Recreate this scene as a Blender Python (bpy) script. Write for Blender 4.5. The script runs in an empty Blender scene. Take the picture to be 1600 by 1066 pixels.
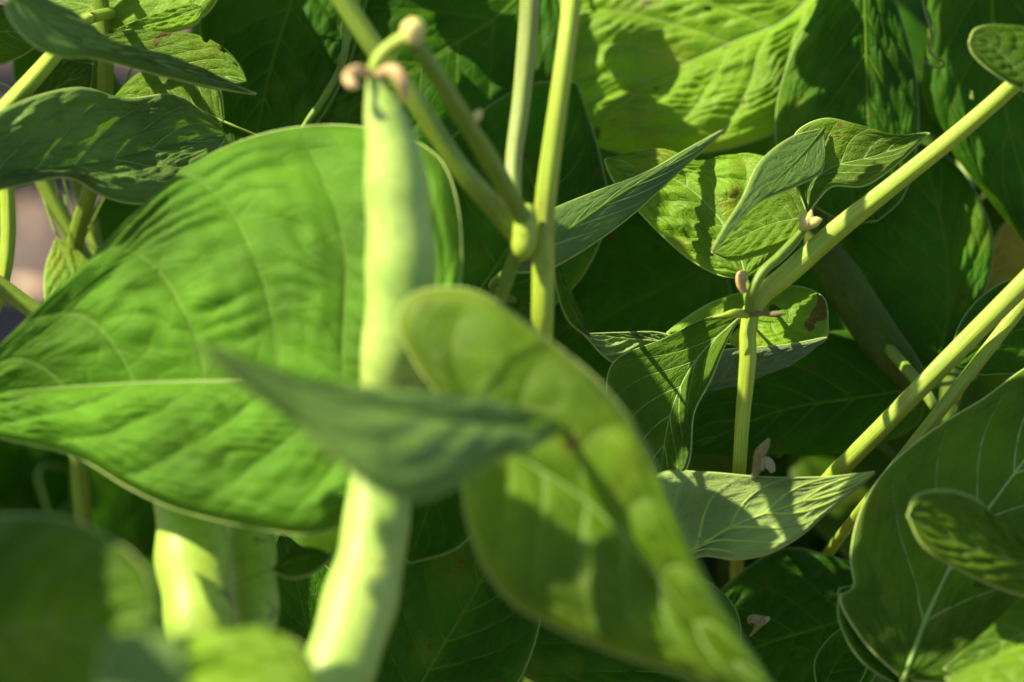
import bpy, math, random
import numpy as np
from mathutils import Vector, noise

SC = bpy.context.scene
COL = SC.collection
rng = random.Random(7)

# ------------------------------------------------------------------ camera
CAM_H, PITCH, LENS = 0.55, math.radians(25), 126.0
cam_data = bpy.data.cameras.new('camera')
cam = bpy.data.objects.new('camera', cam_data)
COL.objects.link(cam)
cam.location = (0, 0, CAM_H)
cam.rotation_euler = (math.radians(90) - PITCH, 0, 0)
cam_data.lens = LENS
cam_data.sensor_width = 36.0
cam_data.clip_start = 0.05
cam_data.clip_end = 300.0
cam_data.dof.use_dof = True
cam_data.dof.focus_distance = 0.722
cam_data.dof.aperture_fstop = 9.5
SC.camera = cam
SC.render.resolution_x, SC.render.resolution_y = 1024, 682

CAM = np.array([0, 0, CAM_H])
RIGHT = np.array([1.0, 0, 0])
FWD = np.array([0, math.cos(PITCH), -math.sin(PITCH)])
UP = np.array([0, math.sin(PITCH), math.cos(PITCH)])
WID = 36.0 / LENS


def P(x, y, d):
    """Point that stands d cm in front of the camera where the photograph shows (x, y)."""
    d = d / 100.0
    return CAM + d * (FWD + RIGHT * ((x - 800) / 1600 * WID) + UP * ((533 - y) / 1600 * WID))


def project(p):
    q = np.asarray(p) - CAM
    d = q @ FWD
    return 800 + (q @ RIGHT) / d / WID * 1600, 533 - (q @ UP) / d / WID * 1600, d * 100


# ------------------------------------------------------------------ sun, sky, exposure
SUN = -0.62 * RIGHT + 0.70 * UP - 0.33 * FWD
SUN = SUN / np.linalg.norm(SUN)
sun_data = bpy.data.lights.new('sun', 'SUN')
sun_data.energy = 5.0
sun_data.angle = math.radians(0.53)
sun_data.color = (1.0, 0.92, 0.68)
sun = bpy.data.objects.new('sun', sun_data)
COL.objects.link(sun)
sun.rotation_euler = Vector(SUN).to_track_quat('Z', 'Y').to_euler()
sun.location = (0, 0, 3)

world = bpy.data.worlds.new('World')
SC.world = world
world.use_nodes = True
wn = world.node_tree
bg = wn.nodes['Background']
sky = wn.nodes.new('ShaderNodeTexSky')
sky.sky_type = 'NISHITA'
sky.sun_disc = False
sky.sun_elevation = math.asin(SUN[2])
sky.sun_rotation = math.atan2(SUN[0], SUN[1])
wn.links.new(sky.outputs[0], bg.inputs[0])
bg.inputs[1].default_value = 0.1

SC.view_settings.view_transform = 'Standard'
SC.view_settings.look = 'None'
SC.view_settings.gamma = 1.0
SC.view_settings.exposure = 1.24
SC.cycles.use_denoising = True
SC.cycles.max_bounces = 10
SC.cycles.transmission_bounces = 8
SC.cycles.diffuse_bounces = 6


# ------------------------------------------------------------------ materials
class NT:
    """Small builder for node trees."""

    def __init__(self, name):
        self.m = bpy.data.materials.new(name)
        self.m.use_nodes = True
        self.t = self.m.node_tree
        self.t.nodes.clear()
        self.out = self.t.nodes.new('ShaderNodeOutputMaterial')

    def put(self, sock, v):
        if isinstance(v, bpy.types.NodeSocket):
            self.t.links.new(v, sock)
        elif isinstance(v, (tuple, list)) and len(v) == 3 and sock.type == 'RGBA':
            sock.default_value = (*v, 1)
        else:
            sock.default_value = v

    def node(self, kind, ins=None, out=0, **props):
        n = self.t.nodes.new(kind)
        for k, v in props.items():
            setattr(n, k, v)
        for k, v in (ins or {}).items():
            self.put(n.inputs[k], v)
        return n.outputs[out]

    def math(self, op, a, b=0.0, c=None):
        ins = {0: a, 1: b}
        if c is not None:
            ins[2] = c
        return self.node('ShaderNodeMath', ins, operation=op)

    def smooth(self, x, lo, hi, a=0.0, b=1.0):
        return self.node('ShaderNodeMapRange', {0: x, 1: lo, 2: hi, 3: a, 4: b}, interpolation_type='SMOOTHSTEP')

    def mix(self, f, a, b, mode='MIX'):
        n = self.t.nodes.new('ShaderNodeMix')
        n.data_type = 'RGBA'
        n.blend_type = mode
        self.put(n.inputs[0], f)
        self.put(n.inputs[6], a)
        self.put(n.inputs[7], b)
        return n.outputs[2]

    def noise(self, vec, scale, detail=3.0, rough=0.55, out=0):
        return self.node('ShaderNodeTexNoise', {'Vector': vec, 'Scale': scale, 'Detail': detail, 'Roughness': rough}, out)


NLAT, SLANT = 7.0, 0.34


def leaf_mat(name, top, under, trans, tf=0.4, rough=0.42, spec=0.4, vein=(0.16, 0.26, 0.06), vamt=0.35, spots=0.0,
             spotcol=(0.10, 0.06, 0.015), margin=0.8, mlo=0.94):
    n = NT(name)
    uv = n.node('ShaderNodeUVMap', uv_map='UVMap')
    sp = n.t.nodes.new('ShaderNodeSeparateXYZ')
    n.t.links.new(uv, sp.inputs[0])
    u, v = sp.outputs[0], sp.outputs[1]
    tc = n.node('ShaderNodeTexCoord', out=3)
    rnd = n.node('ShaderNodeObjectInfo', out=5)
    wob = n.noise(tc, 55.0, 2.0)
    a = n.math('MULTIPLY', n.math('ABSOLUTE', n.math('SUBTRACT', u, 0.5)), 2.0)
    ph = n.math('MULTIPLY', n.math('SUBTRACT', v, n.math('MULTIPLY', a, SLANT)), NLAT)
    ph = n.math('ADD', ph, n.math('MULTIPLY', n.math('SUBTRACT', wob, 0.5), 0.35))
    fr = n.math('ABSOLUTE', n.math('SUBTRACT', n.math('FRACT', n.math('ADD', ph, 0.5)), 0.5))
    lat = n.math('MULTIPLY', n.smooth(fr, 0.0, 0.06, 1, 0), n.smooth(a, 0.2, 1.0, 0.75, 0.25))
    mid = n.smooth(a, 0.0, 0.04, 1, 0)
    mar = n.smooth(a, mlo, mlo + 0.06)
    cmb = n.node('ShaderNodeCombineXYZ', {0: n.math('MULTIPLY', a, 8.0), 1: n.math('MULTIPLY', ph, 1.6), 2: rnd})
    vor = n.node('ShaderNodeTexVoronoi', {'Vector': cmb, 'Scale': 1.3}, feature='DISTANCE_TO_EDGE')
    ter = n.smooth(vor, 0.0, 0.12, 1, 0)
    fine = n.node('ShaderNodeTexVoronoi', {'Vector': tc, 'Scale': 900.0}, feature='DISTANCE_TO_EDGE')
    fin = n.smooth(fine, 0.0, 0.15, 1, 0)
    mot = n.noise(tc, 38.0, 4.0)
    f1 = n.smooth(mot, 0.3, 0.72, 0.62, 1.28)
    f2 = n.math('ADD', 0.86, n.math('MULTIPLY', rnd, 0.28))
    gain = n.math('MULTIPLY', f1, f2)
    vm = n.math('MAXIMUM', n.math('MAXIMUM', lat, mid), n.math('MULTIPLY', mar, margin))
    vmt = n.math('MULTIPLY', n.math('ADD', n.math('MULTIPLY', vm, vamt), n.math('MULTIPLY', ter, 0.10)), 1.0)
    speck = n.smooth(n.noise(tc, 420.0, 2.0), 0.70, 0.78)

    def shade(c, vc):
        s = n.node('ShaderNodeVectorMath', {0: c, 3: gain}, operation='SCALE')
        s = n.mix(vmt, s, vc)
        s = n.mix(n.math('MULTIPLY', speck, 0.25), s, (0.20, 0.26, 0.10))
        if spots:
            sn = n.smooth(n.noise(tc, 110.0, 3.0), 0.70 - 0.08 * spots, 0.72 - 0.07 * spots)
            yn = n.smooth(n.noise(tc, 60.0, 2.0), 0.5, 0.7)
            s = n.mix(n.math('MULTIPLY', yn, 0.85 * spots), s, (0.36, 0.36, 0.02))
            s = n.mix(n.math('MULTIPLY', sn, 0.85), s, spotcol)
        return s

    def vec3(c):
        return n.node('ShaderNodeCombineXYZ', {0: c[0], 1: c[1], 2: c[2]})
    ct = shade(vec3(top), vein)
    cu = shade(vec3(under), tuple(min(1, x * 1.5) for x in under))
    tr = shade(vec3(trans), tuple(x * 0.8 for x in trans))
    back = n.node('ShaderNodeNewGeometry', out=6)
    col = n.mix(back, ct, cu)
    h = n.math('ADD', n.math('MULTIPLY', vm, -1.0), n.math('MULTIPLY', ter, -0.45))
    h = n.math('ADD', h, n.math('MULTIPLY', fin, -0.22))
    bump = n.node('ShaderNodeBump', {'Strength': 0.55, 'Distance': 0.0004, 'Height': h})
    ro = n.math('ADD', rough, n.math('MULTIPLY', back, 0.25))
    p = n.node('ShaderNodeBsdfPrincipled', {'Base Color': col, 'Roughness': ro, 'Specular IOR Level': spec, 'Normal': bump})
    t = n.node('ShaderNodeBsdfTranslucent', {'Color': tr, 'Normal': bump})
    n.put(n.out.inputs[0], n.node('ShaderNodeMixShader', {0: tf, 1: p, 2: t}))
    return n.m


def stem_mat(name, col, col2, rough=0.5, sss=0.25, spec=0.35):
    n = NT(name)
    tc = n.node('ShaderNodeTexCoord', out=3)
    uv = n.node('ShaderNodeUVMap', uv_map='UVMap')
    mp = n.node('ShaderNodeMapping', {0: uv, 3: (9.0, 2.0, 1.0)})
    st = n.noise(mp, 3.0, 4.0)
    mo = n.noise(tc, 90.0, 4.0)
    c = n.mix(n.smooth(st, 0.35, 0.68), col, col2)
    c = n.mix(n.smooth(mo, 0.45, 0.8, 0.0, 0.5), c, tuple(x * 0.55 for x in col))
    red = n.smooth(n.noise(tc, 42.0, 5.0, 0.65), 0.56, 0.72, 0.0, 0.55)
    c = n.mix(red, c, (col[0] * 0.75, col[1] * 0.42, col[2] * 0.8))
    hgt = n.math('ADD', st, n.math('MULTIPLY', n.noise(tc, 700.0, 2.0), 0.5))
    b = n.node('ShaderNodeBump', {'Strength': 0.35, 'Distance': 0.0004, 'Height': hgt})
    p = n.node('ShaderNodeBsdfPrincipled', {'Base Color': c, 'Roughness': rough, 'Specular IOR Level': spec, 'Normal': b,
                                            'Subsurface Weight': sss, 'Subsurface Scale': 0.003, 'Subsurface Radius': (0.9, 1.0, 0.2)})
    n.put(n.out.inputs[0], p)
    return n.m


def pod_mat(name, col, col2):
    n = NT(name)
    tc = n.node('ShaderNodeTexCoord', out=3)
    big = n.noise(tc, 75.0, 4.0, 0.6)
    fine = n.noise(tc, 420.0, 3.0)
    c = n.mix(n.smooth(big, 0.35, 0.65), col, col2)
    c = n.mix(n.smooth(fine, 0.45, 0.75, 0.0, 0.35), c, tuple(x * 0.6 for x in col))
    scar = n.smooth(n.noise(tc, 150.0, 3.0), 0.65, 0.70)
    c = n.mix(n.math('MULTIPLY', scar, 0.7), c, (0.12, 0.13, 0.03))
    b = n.node('ShaderNodeBump', {'Strength': 0.35, 'Distance': 0.0006, 'Height': n.math('ADD', big, n.math('MULTIPLY', fine, 0.3))})
    p = n.node('ShaderNodeBsdfPrincipled', {'Base Color': c, 'Roughness': 0.48, 'Specular IOR Level': 0.3, 'Normal': b, 'Subsurface Weight': 0.05,
                                            'Subsurface Scale': 0.003, 'Subsurface Radius': (0.9, 1.0, 0.2)})
    n.put(n.out.inputs[0], p)
    return n.m


M = {}
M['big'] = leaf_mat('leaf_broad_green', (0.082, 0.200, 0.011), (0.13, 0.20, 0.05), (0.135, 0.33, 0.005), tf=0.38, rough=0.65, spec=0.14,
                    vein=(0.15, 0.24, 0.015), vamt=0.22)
M['dark'] = leaf_mat('leaf_shaded_green', (0.031, 0.112, 0.002), (0.08, 0.13, 0.03), (0.065, 0.20, 0.001), tf=0.36, rough=0.5, spec=0.10,
                     vein=(0.12, 0.22, 0.010), vamt=0.45, spots=0.15)  # darker green for shaded leaves; part of their shade is in the colour
M['mid'] = leaf_mat('leaf_mid_green', (0.068, 0.150, 0.002), (0.12, 0.19, 0.05), (0.14, 0.29, 0.002), tf=0.40, rough=0.5, spec=0.14, spots=0.15)
M['olive'] = leaf_mat('leaf_olive_green', (0.100, 0.190, 0.004), (0.13, 0.19, 0.04), (0.17, 0.34, 0.002), tf=0.40, rough=0.55, spec=0.2,
                      vein=(0.22, 0.28, 0.03), margin=1.0, mlo=0.89, spots=0.12)
M['yellow_green'] = leaf_mat('leaf_yellow_green', (0.19, 0.33, 0.012), (0.22, 0.30, 0.06), (0.28, 0.46, 0.004), tf=0.42, rough=0.48, spec=0.25,
                      vein=(0.10, 0.18, 0.015), vamt=0.35)
M['spotted'] = leaf_mat('leaf_spotted_yellow_green', (0.17, 0.32, 0.012), (0.22, 0.30, 0.06), (0.24, 0.44, 0.004), tf=0.42,
                        rough=0.48, spec=0.25, spots=0.6, vein=(0.28, 0.36, 0.04), margin=1.0)
M['grey'] = leaf_mat('leaf_sky_grey', (0.120, 0.205, 0.034), (0.16, 0.22, 0.09), (0.12, 0.25, 0.014), tf=0.32, rough=0.5, spec=0.3)  # greyed green; sky reflection on shaded leaves is put into the colour
M['under'] = leaf_mat('leaf_pale_underside', (0.06, 0.15, 0.01), (0.23, 0.32, 0.085), (0.16, 0.30, 0.02), tf=0.32, rough=0.55, spec=0.25,
                      vein=(0.36, 0.46, 0.20))
M['yellow'] = leaf_mat('leaf_withering_yellow', (0.34, 0.27, 0.004), (0.3, 0.25, 0.05), (0.40, 0.28, 0.002), tf=0.35, spots=0.4)
M['stem'] = stem_mat('stem_yellow_green', (0.23, 0.33, 0.022), (0.34, 0.42, 0.035), sss=0.1)
M['stem_dark'] = stem_mat('stem_shaded_olive', (0.12, 0.19, 0.012), (0.17, 0.25, 0.02), sss=0.1)  # dimmer copy of the stem green, with semi-shade put into the colour
M['stem_grey'] = stem_mat('stem_shaded_grey', (0.19, 0.27, 0.03), (0.24, 0.26, 0.085), sss=0.1)  # greyed green; shade on the upright branch is mixed into the colour
M['rim'] = stem_mat('leaf_margin_pale', (0.26, 0.36, 0.07), (0.36, 0.44, 0.12), sss=0.0)
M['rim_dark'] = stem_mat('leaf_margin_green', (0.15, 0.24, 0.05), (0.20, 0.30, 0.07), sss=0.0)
M['vein'] = stem_mat('midrib_green', (0.17, 0.29, 0.05), (0.22, 0.33, 0.07), sss=0.1)
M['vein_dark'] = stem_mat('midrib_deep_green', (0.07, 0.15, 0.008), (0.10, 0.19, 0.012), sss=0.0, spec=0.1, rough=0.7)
M['pod'] = pod_mat('pod_pale_green', (0.25, 0.38, 0.065), (0.36, 0.47, 0.10))
M['pod_green'] = pod_mat('pod_mid_green', (0.22, 0.33, 0.03), (0.30, 0.40, 0.055))
M['pod_dark'] = stem_mat('pod_shaded_olive', (0.045, 0.080, 0.005), (0.065, 0.10, 0.008), rough=0.6, sss=0.0, spec=0.15)  # far darker than the other pods; deep shade is painted in
M['petal'] = stem_mat('withered_calyx_pink', (0.52, 0.40, 0.17), (0.40, 0.20, 0.09), sss=0.15)
M['bud'] = stem_mat('bud_cream_yellow', (0.52, 0.50, 0.12), (0.55, 0.42, 0.16), sss=0.15)
M['hair'] = stem_mat('hair_pale', (0.40, 0.46, 0.28), (0.5, 0.55, 0.36), sss=0.0)
M['dry'] = stem_mat('dry_tissue_tan', (0.21, 0.19, 0.06), (0.15, 0.12, 0.04), rough=0.8, sss=0.0)
M['white'] = stem_mat('withered_petal_white', (0.26, 0.27, 0.15), (0.20, 0.18, 0.08), rough=0.7, sss=0.1)
M['stalk'] = stem_mat('dead_stalk_mauve', (0.21, 0.155, 0.14), (0.30, 0.22, 0.19), rough=0.9, sss=0.0, spec=0.1)
M['straw'] = stem_mat('straw_pinkish', (0.62, 0.42, 0.27), (0.70, 0.50, 0.34), rough=0.8, sss=0.0)


def soil_mat():
    n = NT('soil')
    tc = n.node('ShaderNodeTexCoord', out=3)
    a = n.noise(tc, 14.0, 8.0, 0.65)
    b = n.noise(tc, 120.0, 5.0, 0.6)
    c = n.mix(n.smooth(a, 0.3, 0.7), (0.045, 0.031, 0.027), (0.105, 0.076, 0.066))
    c = n.mix(n.smooth(b, 0.4, 0.75, 0, 0.5), c, (0.15, 0.115, 0.10))
    bp = n.node('ShaderNodeBump', {'Strength': 0.8, 'Distance': 0.006, 'Height': n.math('ADD', a, n.math('MULTIPLY', b, 0.4))})
    n.put(n.out.inputs[0], n.node('ShaderNodeBsdfPrincipled', {'Base Color': c, 'Roughness': 0.95, 'Normal': bp, 'Specular IOR Level': 0.1}))
    return n.m


M['soil'] = soil_mat()


# ------------------------------------------------------------------ mesh helpers
def empty(name, loc):
    o = bpy.data.objects.new(name, None)
    o.empty_display_size = 0.01
    COL.objects.link(o)
    o.location = loc
    o['_w'] = [float(x) for x in loc]
    return o


def obj(name, verts, faces, mat, parent=None, origin=None, uvs=None):
    """One mesh object; verts are world points, origin its world origin."""
    org = np.array(origin if origin is not None else (parent['_w'] if parent else (0, 0, 0)), float)
    v = np.asarray(verts, float) - org
    me = bpy.data.meshes.new(name)
    me.from_pydata(v.tolist(), [], faces if isinstance(faces, list) else faces.tolist())
    me.materials.append(mat)
    me.polygons.foreach_set('use_smooth', np.ones(len(me.polygons), bool))
    if uvs is not None:
        lay = me.uv_layers.new(name='UVMap')
        idx = np.zeros(len(me.loops), np.int32)
        me.loops.foreach_get('vertex_index', idx)
        lay.data.foreach_set('uv', np.asarray(uvs, np.float32)[idx].ravel())
    me.update()
    o = bpy.data.objects.new(name, me)
    COL.objects.link(o)
    if parent:
        o.parent = parent
        o.location = org - np.array(parent['_w'])
    else:
        o.location = org
    o['_w'] = [float(x) for x in org]
    return o


def spline(pts, n, closed=False):
    """Smooth curve through pts (k x c), n samples evenly by length."""
    p = np.asarray(pts, float)
    if len(p) == 2:
        t = np.linspace(0, 1, n)[:, None]
        return p[0] * (1 - t) + p[1] * t
    ext = np.vstack([2 * p[0] - p[1], p, 2 * p[-1] - p[-2]])
    k = np.maximum(np.linalg.norm(np.diff(ext[:, :3], axis=0), axis=1), 1e-7) ** 0.5
    out = []
    m = 24
    for i in range(1, len(ext) - 2):
        p0, p1, p2, p3 = ext[i - 1:i + 3]
        t0, t1, t2 = k[i - 1], k[i], k[i + 1]
        m1 = ((p1 - p0) / t0 - (p2 - p0) / (t0 + t1) + (p2 - p1) / t1) * t1
        m2 = ((p2 - p1) / t1 - (p3 - p1) / (t1 + t2) + (p3 - p2) / t2) * t1
        s = np.linspace(0, 1, m, endpoint=False)[:, None]
        out.append((2 * s**3 - 3 * s**2 + 1) * p1 + (s**3 - 2 * s**2 + s) * m1 + (-2 * s**3 + 3 * s**2) * p2 + (s**3 - s**2) * m2)
    q = np.vstack(out + [p[-1:]])
    L = np.concatenate([[0], np.cumsum(np.linalg.norm(np.diff(q[:, :3], axis=0), axis=1))])
    s = np.linspace(0, L[-1], n)
    return np.stack([np.interp(s, L, q[:, c]) for c in range(q.shape[1])], 1)


def grid_faces(nr, nc, wrap=False):
    r = np.arange(nr - 1)[:, None]
    c = np.arange(nc if wrap else nc - 1)[None, :]
    a = r * nc + c
    b = r * nc + (c + 1) % nc
    return np.stack([a, b, b + nc, a + nc], -1).reshape(-1, 4)


def tube(name, pts, mat, parent=None, ns=12, n=None, flat=1.0, bumps=None, ridge=0.0, caps=True, origin=None):
    """Tapered tube; pts are (x, y, z, radius) in world metres. flat squeezes it along the view direction."""
    p = np.asarray(pts, float)
    n = n or max(8, 8 * len(p))
    q = spline(p, n)
    c, r = q[:, :3], np.maximum(q[:, 3], 1e-5)
    t = np.gradient(c, axis=0)
    t /= np.linalg.norm(t, axis=1)[:, None] + 1e-12
    s = np.cross(t, FWD + 0.05 * UP)
    bad = np.linalg.norm(s, axis=1) < 0.2
    s[bad] = np.cross(t[bad], RIGHT)
    s /= np.linalg.norm(s, axis=1)[:, None]
    w = np.cross(s, t)
    ang = np.linspace(0, 2 * np.pi, ns, endpoint=False)
    rr = r[:, None] * np.ones(ns)[None]
    if bumps:
        amp, cnt = bumps
        ph = np.linspace(0, cnt * 2 * np.pi, n)
        rr = rr * (1 + amp * np.sin(ph)[:, None])
    if ridge:
        tw = np.linspace(0, 1.3, n)[:, None]
        rr = rr * (1 + ridge * np.cos(5 * ang[None] + tw))
        kk = np.random.RandomState(n + len(p)).rand(max(4, n // 5))
        rr = rr * (1 + ridge * 1.6 * (np.interp(np.linspace(0, 1, n), np.linspace(0, 1, len(kk)), kk)[:, None] - 0.5))
    v = c[:, None] + s[:, None] * (np.cos(ang)[None, :, None] * rr[..., None]) + w[:, None] * (np.sin(ang)[None, :, None] * rr[..., None] * flat)
    v = v.reshape(-1, 3)
    f = grid_faces(n, ns, True).tolist()
    uv = np.stack(np.broadcast_arrays((np.arange(ns) / ns)[None], np.linspace(0, 1, n)[:, None] * n / 24), -1).reshape(-1, 2)
    if caps:
        v = np.vstack([v, c[:1], c[-1:]])
        uv = np.vstack([uv, [[0, 0], [0, 1]]])
        a, b = n * ns, n * ns + 1
        for i in range(ns):
            f.append([a, (i + 1) % ns, i])
            f.append([b, (n - 1) * ns + i, (n - 1) * ns + (i + 1) % ns])
    return obj(name, v, f, mat, parent, origin, uv)


def px(pts):
    """(x, y, depth cm, radius px) in the photograph -> world points with radius."""
    out = []
    for q in pts:
        w = P(q[0], q[1], q[2])
        out.append((*w, q[3] * q[2] / 100 * WID / 1600))
    return out


# ------------------------------------------------------------------ leaves
def blade(plant, MID, A, B, mat, under=False, fold=0.0, bulge=0.0, ruffle=0.0, quilt=0.0004, hi=30, rib=None, label=None,
          seed=0, rim=0.0012, edge_r=0.00022, veins=0.00018, pk=1.0, holes=()):
    """A leaf from its midrib and its two margins (world curves); leaf > midrib."""
    nv, nu = int(hi * 2.2), hi
    m, a, b = spline(MID, nv), spline(A, nv), spline(B, nv)
    us = np.linspace(0, 1, nu + 1)
    # normal of the leaf's mean plane, towards the camera
    side = (b - a)
    tan = np.gradient(m, axis=0)
    nr = np.cross(tan, side)
    nr = nr.sum(0)
    nr /= np.linalg.norm(nr) + 1e-12
    if nr @ (m.mean(0) - CAM) > 0:
        nr = -nr
    L = np.linalg.norm(np.diff(m, axis=0), axis=1).sum()
    v = np.linspace(0, 1, nv)[:, None]
    rs = np.random.RandomState(seed * 13 + 5)
    ph = rs.rand(8) * 6.28
    def vnoise(n1, n2):
        q = rs.rand(n1 + 1, n2 + 1)
        def up(k, m):
            x = np.linspace(0, k, m)
            i = np.minimum(x.astype(int), k - 1)
            f = x - i
            return i, f * f * (3 - 2 * f)
        i, fi = up(n1, nv)
        j, fj = up(n2, nu + 1)
        fi, fj = fi[:, None], fj[None]
        return (q[i][:, j] * (1 - fi) * (1 - fj) + q[i + 1][:, j] * fi * (1 - fj) + q[i][:, j + 1] * (1 - fi) * fj + q[i + 1][:, j + 1] * fi * fj) - 0.5
    rows = []
    for sgn, e in ((-1, a), (1, b)):
        w = us[None, :, None]
        pos = m[:, None] * (1 - w) + e[:, None] * w
        aa = us[None, :]
        env = np.sin(np.pi * np.clip(v, 0, 1)) ** 0.5
        h = -fold * aa ** 1.3 * env + bulge * 4 * aa * (1 - aa) * env
        h = h + ruffle * aa ** 2 * env * (np.sin(v * 14 + ph[0] + sgn) + 0.6 * np.sin(v * 25 + ph[1] * sgn))
        lat = (v - SLANT * aa) * NLAT
        w1, w2, w3 = vnoise(9, 4), vnoise(16, 7), vnoise(22, 11)
        bl = np.abs(np.sin(np.pi * lat)) ** 0.7 * np.minimum(1, aa * 5)
        wv = 0.35 * np.sin(lat * 3.1 + ph[2]) + 0.3 * np.sin(aa * 9 + lat * 1.7 + ph[3])
        te = np.abs(np.sin(np.pi * (aa * 7 * pk + wv + ph[4] + 1.6 * w1 + 0.7 * w2))) ** 0.8
        te2 = np.sin(lat * 9 * pk + aa * 22 * pk + ph[5]) * np.sin(aa * 17 * pk - lat * 5 * pk + ph[6])
        edge = np.clip((1 - aa) * 7, 0, 1)
        h = h + quilt * (bl * (0.70 + (0.55 + 0.9 * w1) * te + 0.16 * te2) + 1.1 * w2 * np.minimum(1, aa * 4) + 0.7 * w3 * bl) * edge * env
        h = h - rim * np.clip((aa - 0.93) / 0.07, 0, 1) ** 2 * env
        rows.append(pos + nr * h[..., None])
    left, right = rows
    g = np.concatenate([left[:, :0:-1], right], 1)          # nv x (2nu+1)
    nc = g.shape[1]
    uu = np.concatenate([0.5 - 0.5 * us[:0:-1], 0.5 + 0.5 * us])
    uv = np.stack(np.broadcast_arrays(uu[None], v), -1).reshape(-1, 2)
    f = grid_faces(nv, nc)
    V = g.reshape(-1, 3)
    q = f[(nv // 2) * (nc - 1) + nu]
    fn = np.cross(V[q[1]] - V[q[0]], V[q[3]] - V[q[0]])
    if (fn @ nr < 0) != under:
        f = f[:, ::-1]
    for hu, hv, hr in holes:
        c = uv[f].mean(1)
        an = np.arctan2(c[:, 1] - hv, c[:, 0] - hu)
        f = f[np.hypot(c[:, 0] - hu, (c[:, 1] - hv) * 1.3) > hr * (1 + 0.3 * np.sin(3 * an + hu * 40))]
    o = obj('leaf', V, f, mat, plant, m[0], uv)
    if edge_r:
        st = max(1, nv // 40)
        loop = np.vstack([g[1:-1:st, 0], g[-1:, 0], g[-2:0:-st, -1]])
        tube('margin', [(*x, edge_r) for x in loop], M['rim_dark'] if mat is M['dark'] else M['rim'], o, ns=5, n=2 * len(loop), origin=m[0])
    if veins:
        VV, FF = [], []
        sg = 1 if quilt >= 0 else -1
        for k in range(1, int(NLAT)):
            for sd in (-1, 1):
                w = np.linspace(0.0, 0.9, 14)
                vv = k / NLAT + SLANT * w - 0.10 * w
                ok = vv < 0.97
                if ok.sum() < 4:
                    continue
                w, vv = w[ok], k / NLAT + SLANT * w[ok]
                vv = np.minimum(vv, 0.985)
                fi, fj = vv * (nv - 1), nu + sd * w * nu
                i0 = np.minimum(fi.astype(int), nv - 2)
                j0 = np.clip(np.floor(fj).astype(int), 0, nc - 2)
                di, dj = (fi - i0)[:, None], (fj - j0)[:, None]
                c = (g[i0, j0] * (1 - di) * (1 - dj) + g[i0 + 1, j0] * di * (1 - dj) + g[i0, j0 + 1] * (1 - di) * dj + g[i0 + 1, j0 + 1] * di * dj)
                rad = min(veins, L * veins * 14) * (1 - 0.8 * w / 0.9)
                tg = np.gradient(c, axis=0)
                tg /= np.linalg.norm(tg, axis=1)[:, None] + 1e-12
                sv = np.cross(tg, nr)
                i = len(VV)
                for q in range(len(c)):
                    VV += [c[q] - sv[q] * rad[q], c[q] + nr * rad[q] * 0.9, c[q] + sv[q] * rad[q]]
                for q in range(len(c) - 1):
                    a0 = i + 3 * q
                    FF += [[a0, a0 + 1, a0 + 4, a0 + 3], [a0 + 1, a0 + 2, a0 + 5, a0 + 4]]
        obj('lateral_veins', VV, FF, rib or (M['vein_dark'] if mat is M['dark'] else M['vein']), o, m[0])
    if label:
        o['label'] = label
    r0 = L * 0.0075
    k = 14
    mm = spline(MID, k)
    tt = np.linspace(0, 1, k)
    tube('midrib', [(*(x - nr * r0 * 0.25), r0 * (1 - 0.85 * s)) for x, s in zip(mm, tt)],
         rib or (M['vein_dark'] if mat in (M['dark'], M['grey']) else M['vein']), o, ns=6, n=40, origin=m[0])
    return o, m[0], tan[0] / np.linalg.norm(tan[0]), r0


LEAFN = [0]


def leaf(plant, mid, a, b, d, mat, gx=0.0, gy=0.0, pet=None, petr=None, **kw):
    """Leaf given as the photograph shows it: points (x, y[, extra depth cm]); its plane passes d cm away at the midrib's middle and
    recedes gx, gy cm per 100 px."""
    LEAFN[0] += 1
    cx = sum(p[0] for p in mid) / len(mid)
    cy = sum(p[1] for p in mid) / len(mid)

    def W(p):
        e = p[2] if len(p) > 2 else 0
        return P(p[0], p[1], d + gx * (p[0] - cx) / 100 + gy * (p[1] - cy) / 100 + e)
    mw = [W(p) for p in mid]
    A = [mw[0]] + [W(p) for p in a] + [mw[-1]]
    B = [mw[0]] + [W(p) for p in b] + [mw[-1]]
    o, base, tan, r0 = blade(plant['root'], mw, A, B, M[mat], seed=LEAFN[0], **kw)
    petiole(plant, o, base, tan, r0, pet)
    return o


def petiole(plant, o, base, tan, r0, pet):
    if pet is False:
        return
    if pet:
        pts = [(*base, r0 * 1.2)] + px(pet)
    else:
        st = plant['stem']
        tgt = base + FWD * 0.03 - np.array([0, 0, 0.03])
        j = np.argmin(np.linalg.norm(st - tgt, axis=1) + np.abs(st[:, 2] - tgt[2]) * 0.3)
        q = st[j]
        p1 = base - tan * 0.012 + FWD * 0.006
        p2 = base * 0.45 + q * 0.55 + np.array([0, 0, 0.012]) + FWD * 0.012
        pts = [(*base, r0 * 1.2), (*p1, r0 * 1.1), (*p2, r0 * 1.0), (*q, r0 * 1.2)]
    tube('petiole', pts, M['stem_dark'], o, ns=8, n=24, origin=base)


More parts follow.
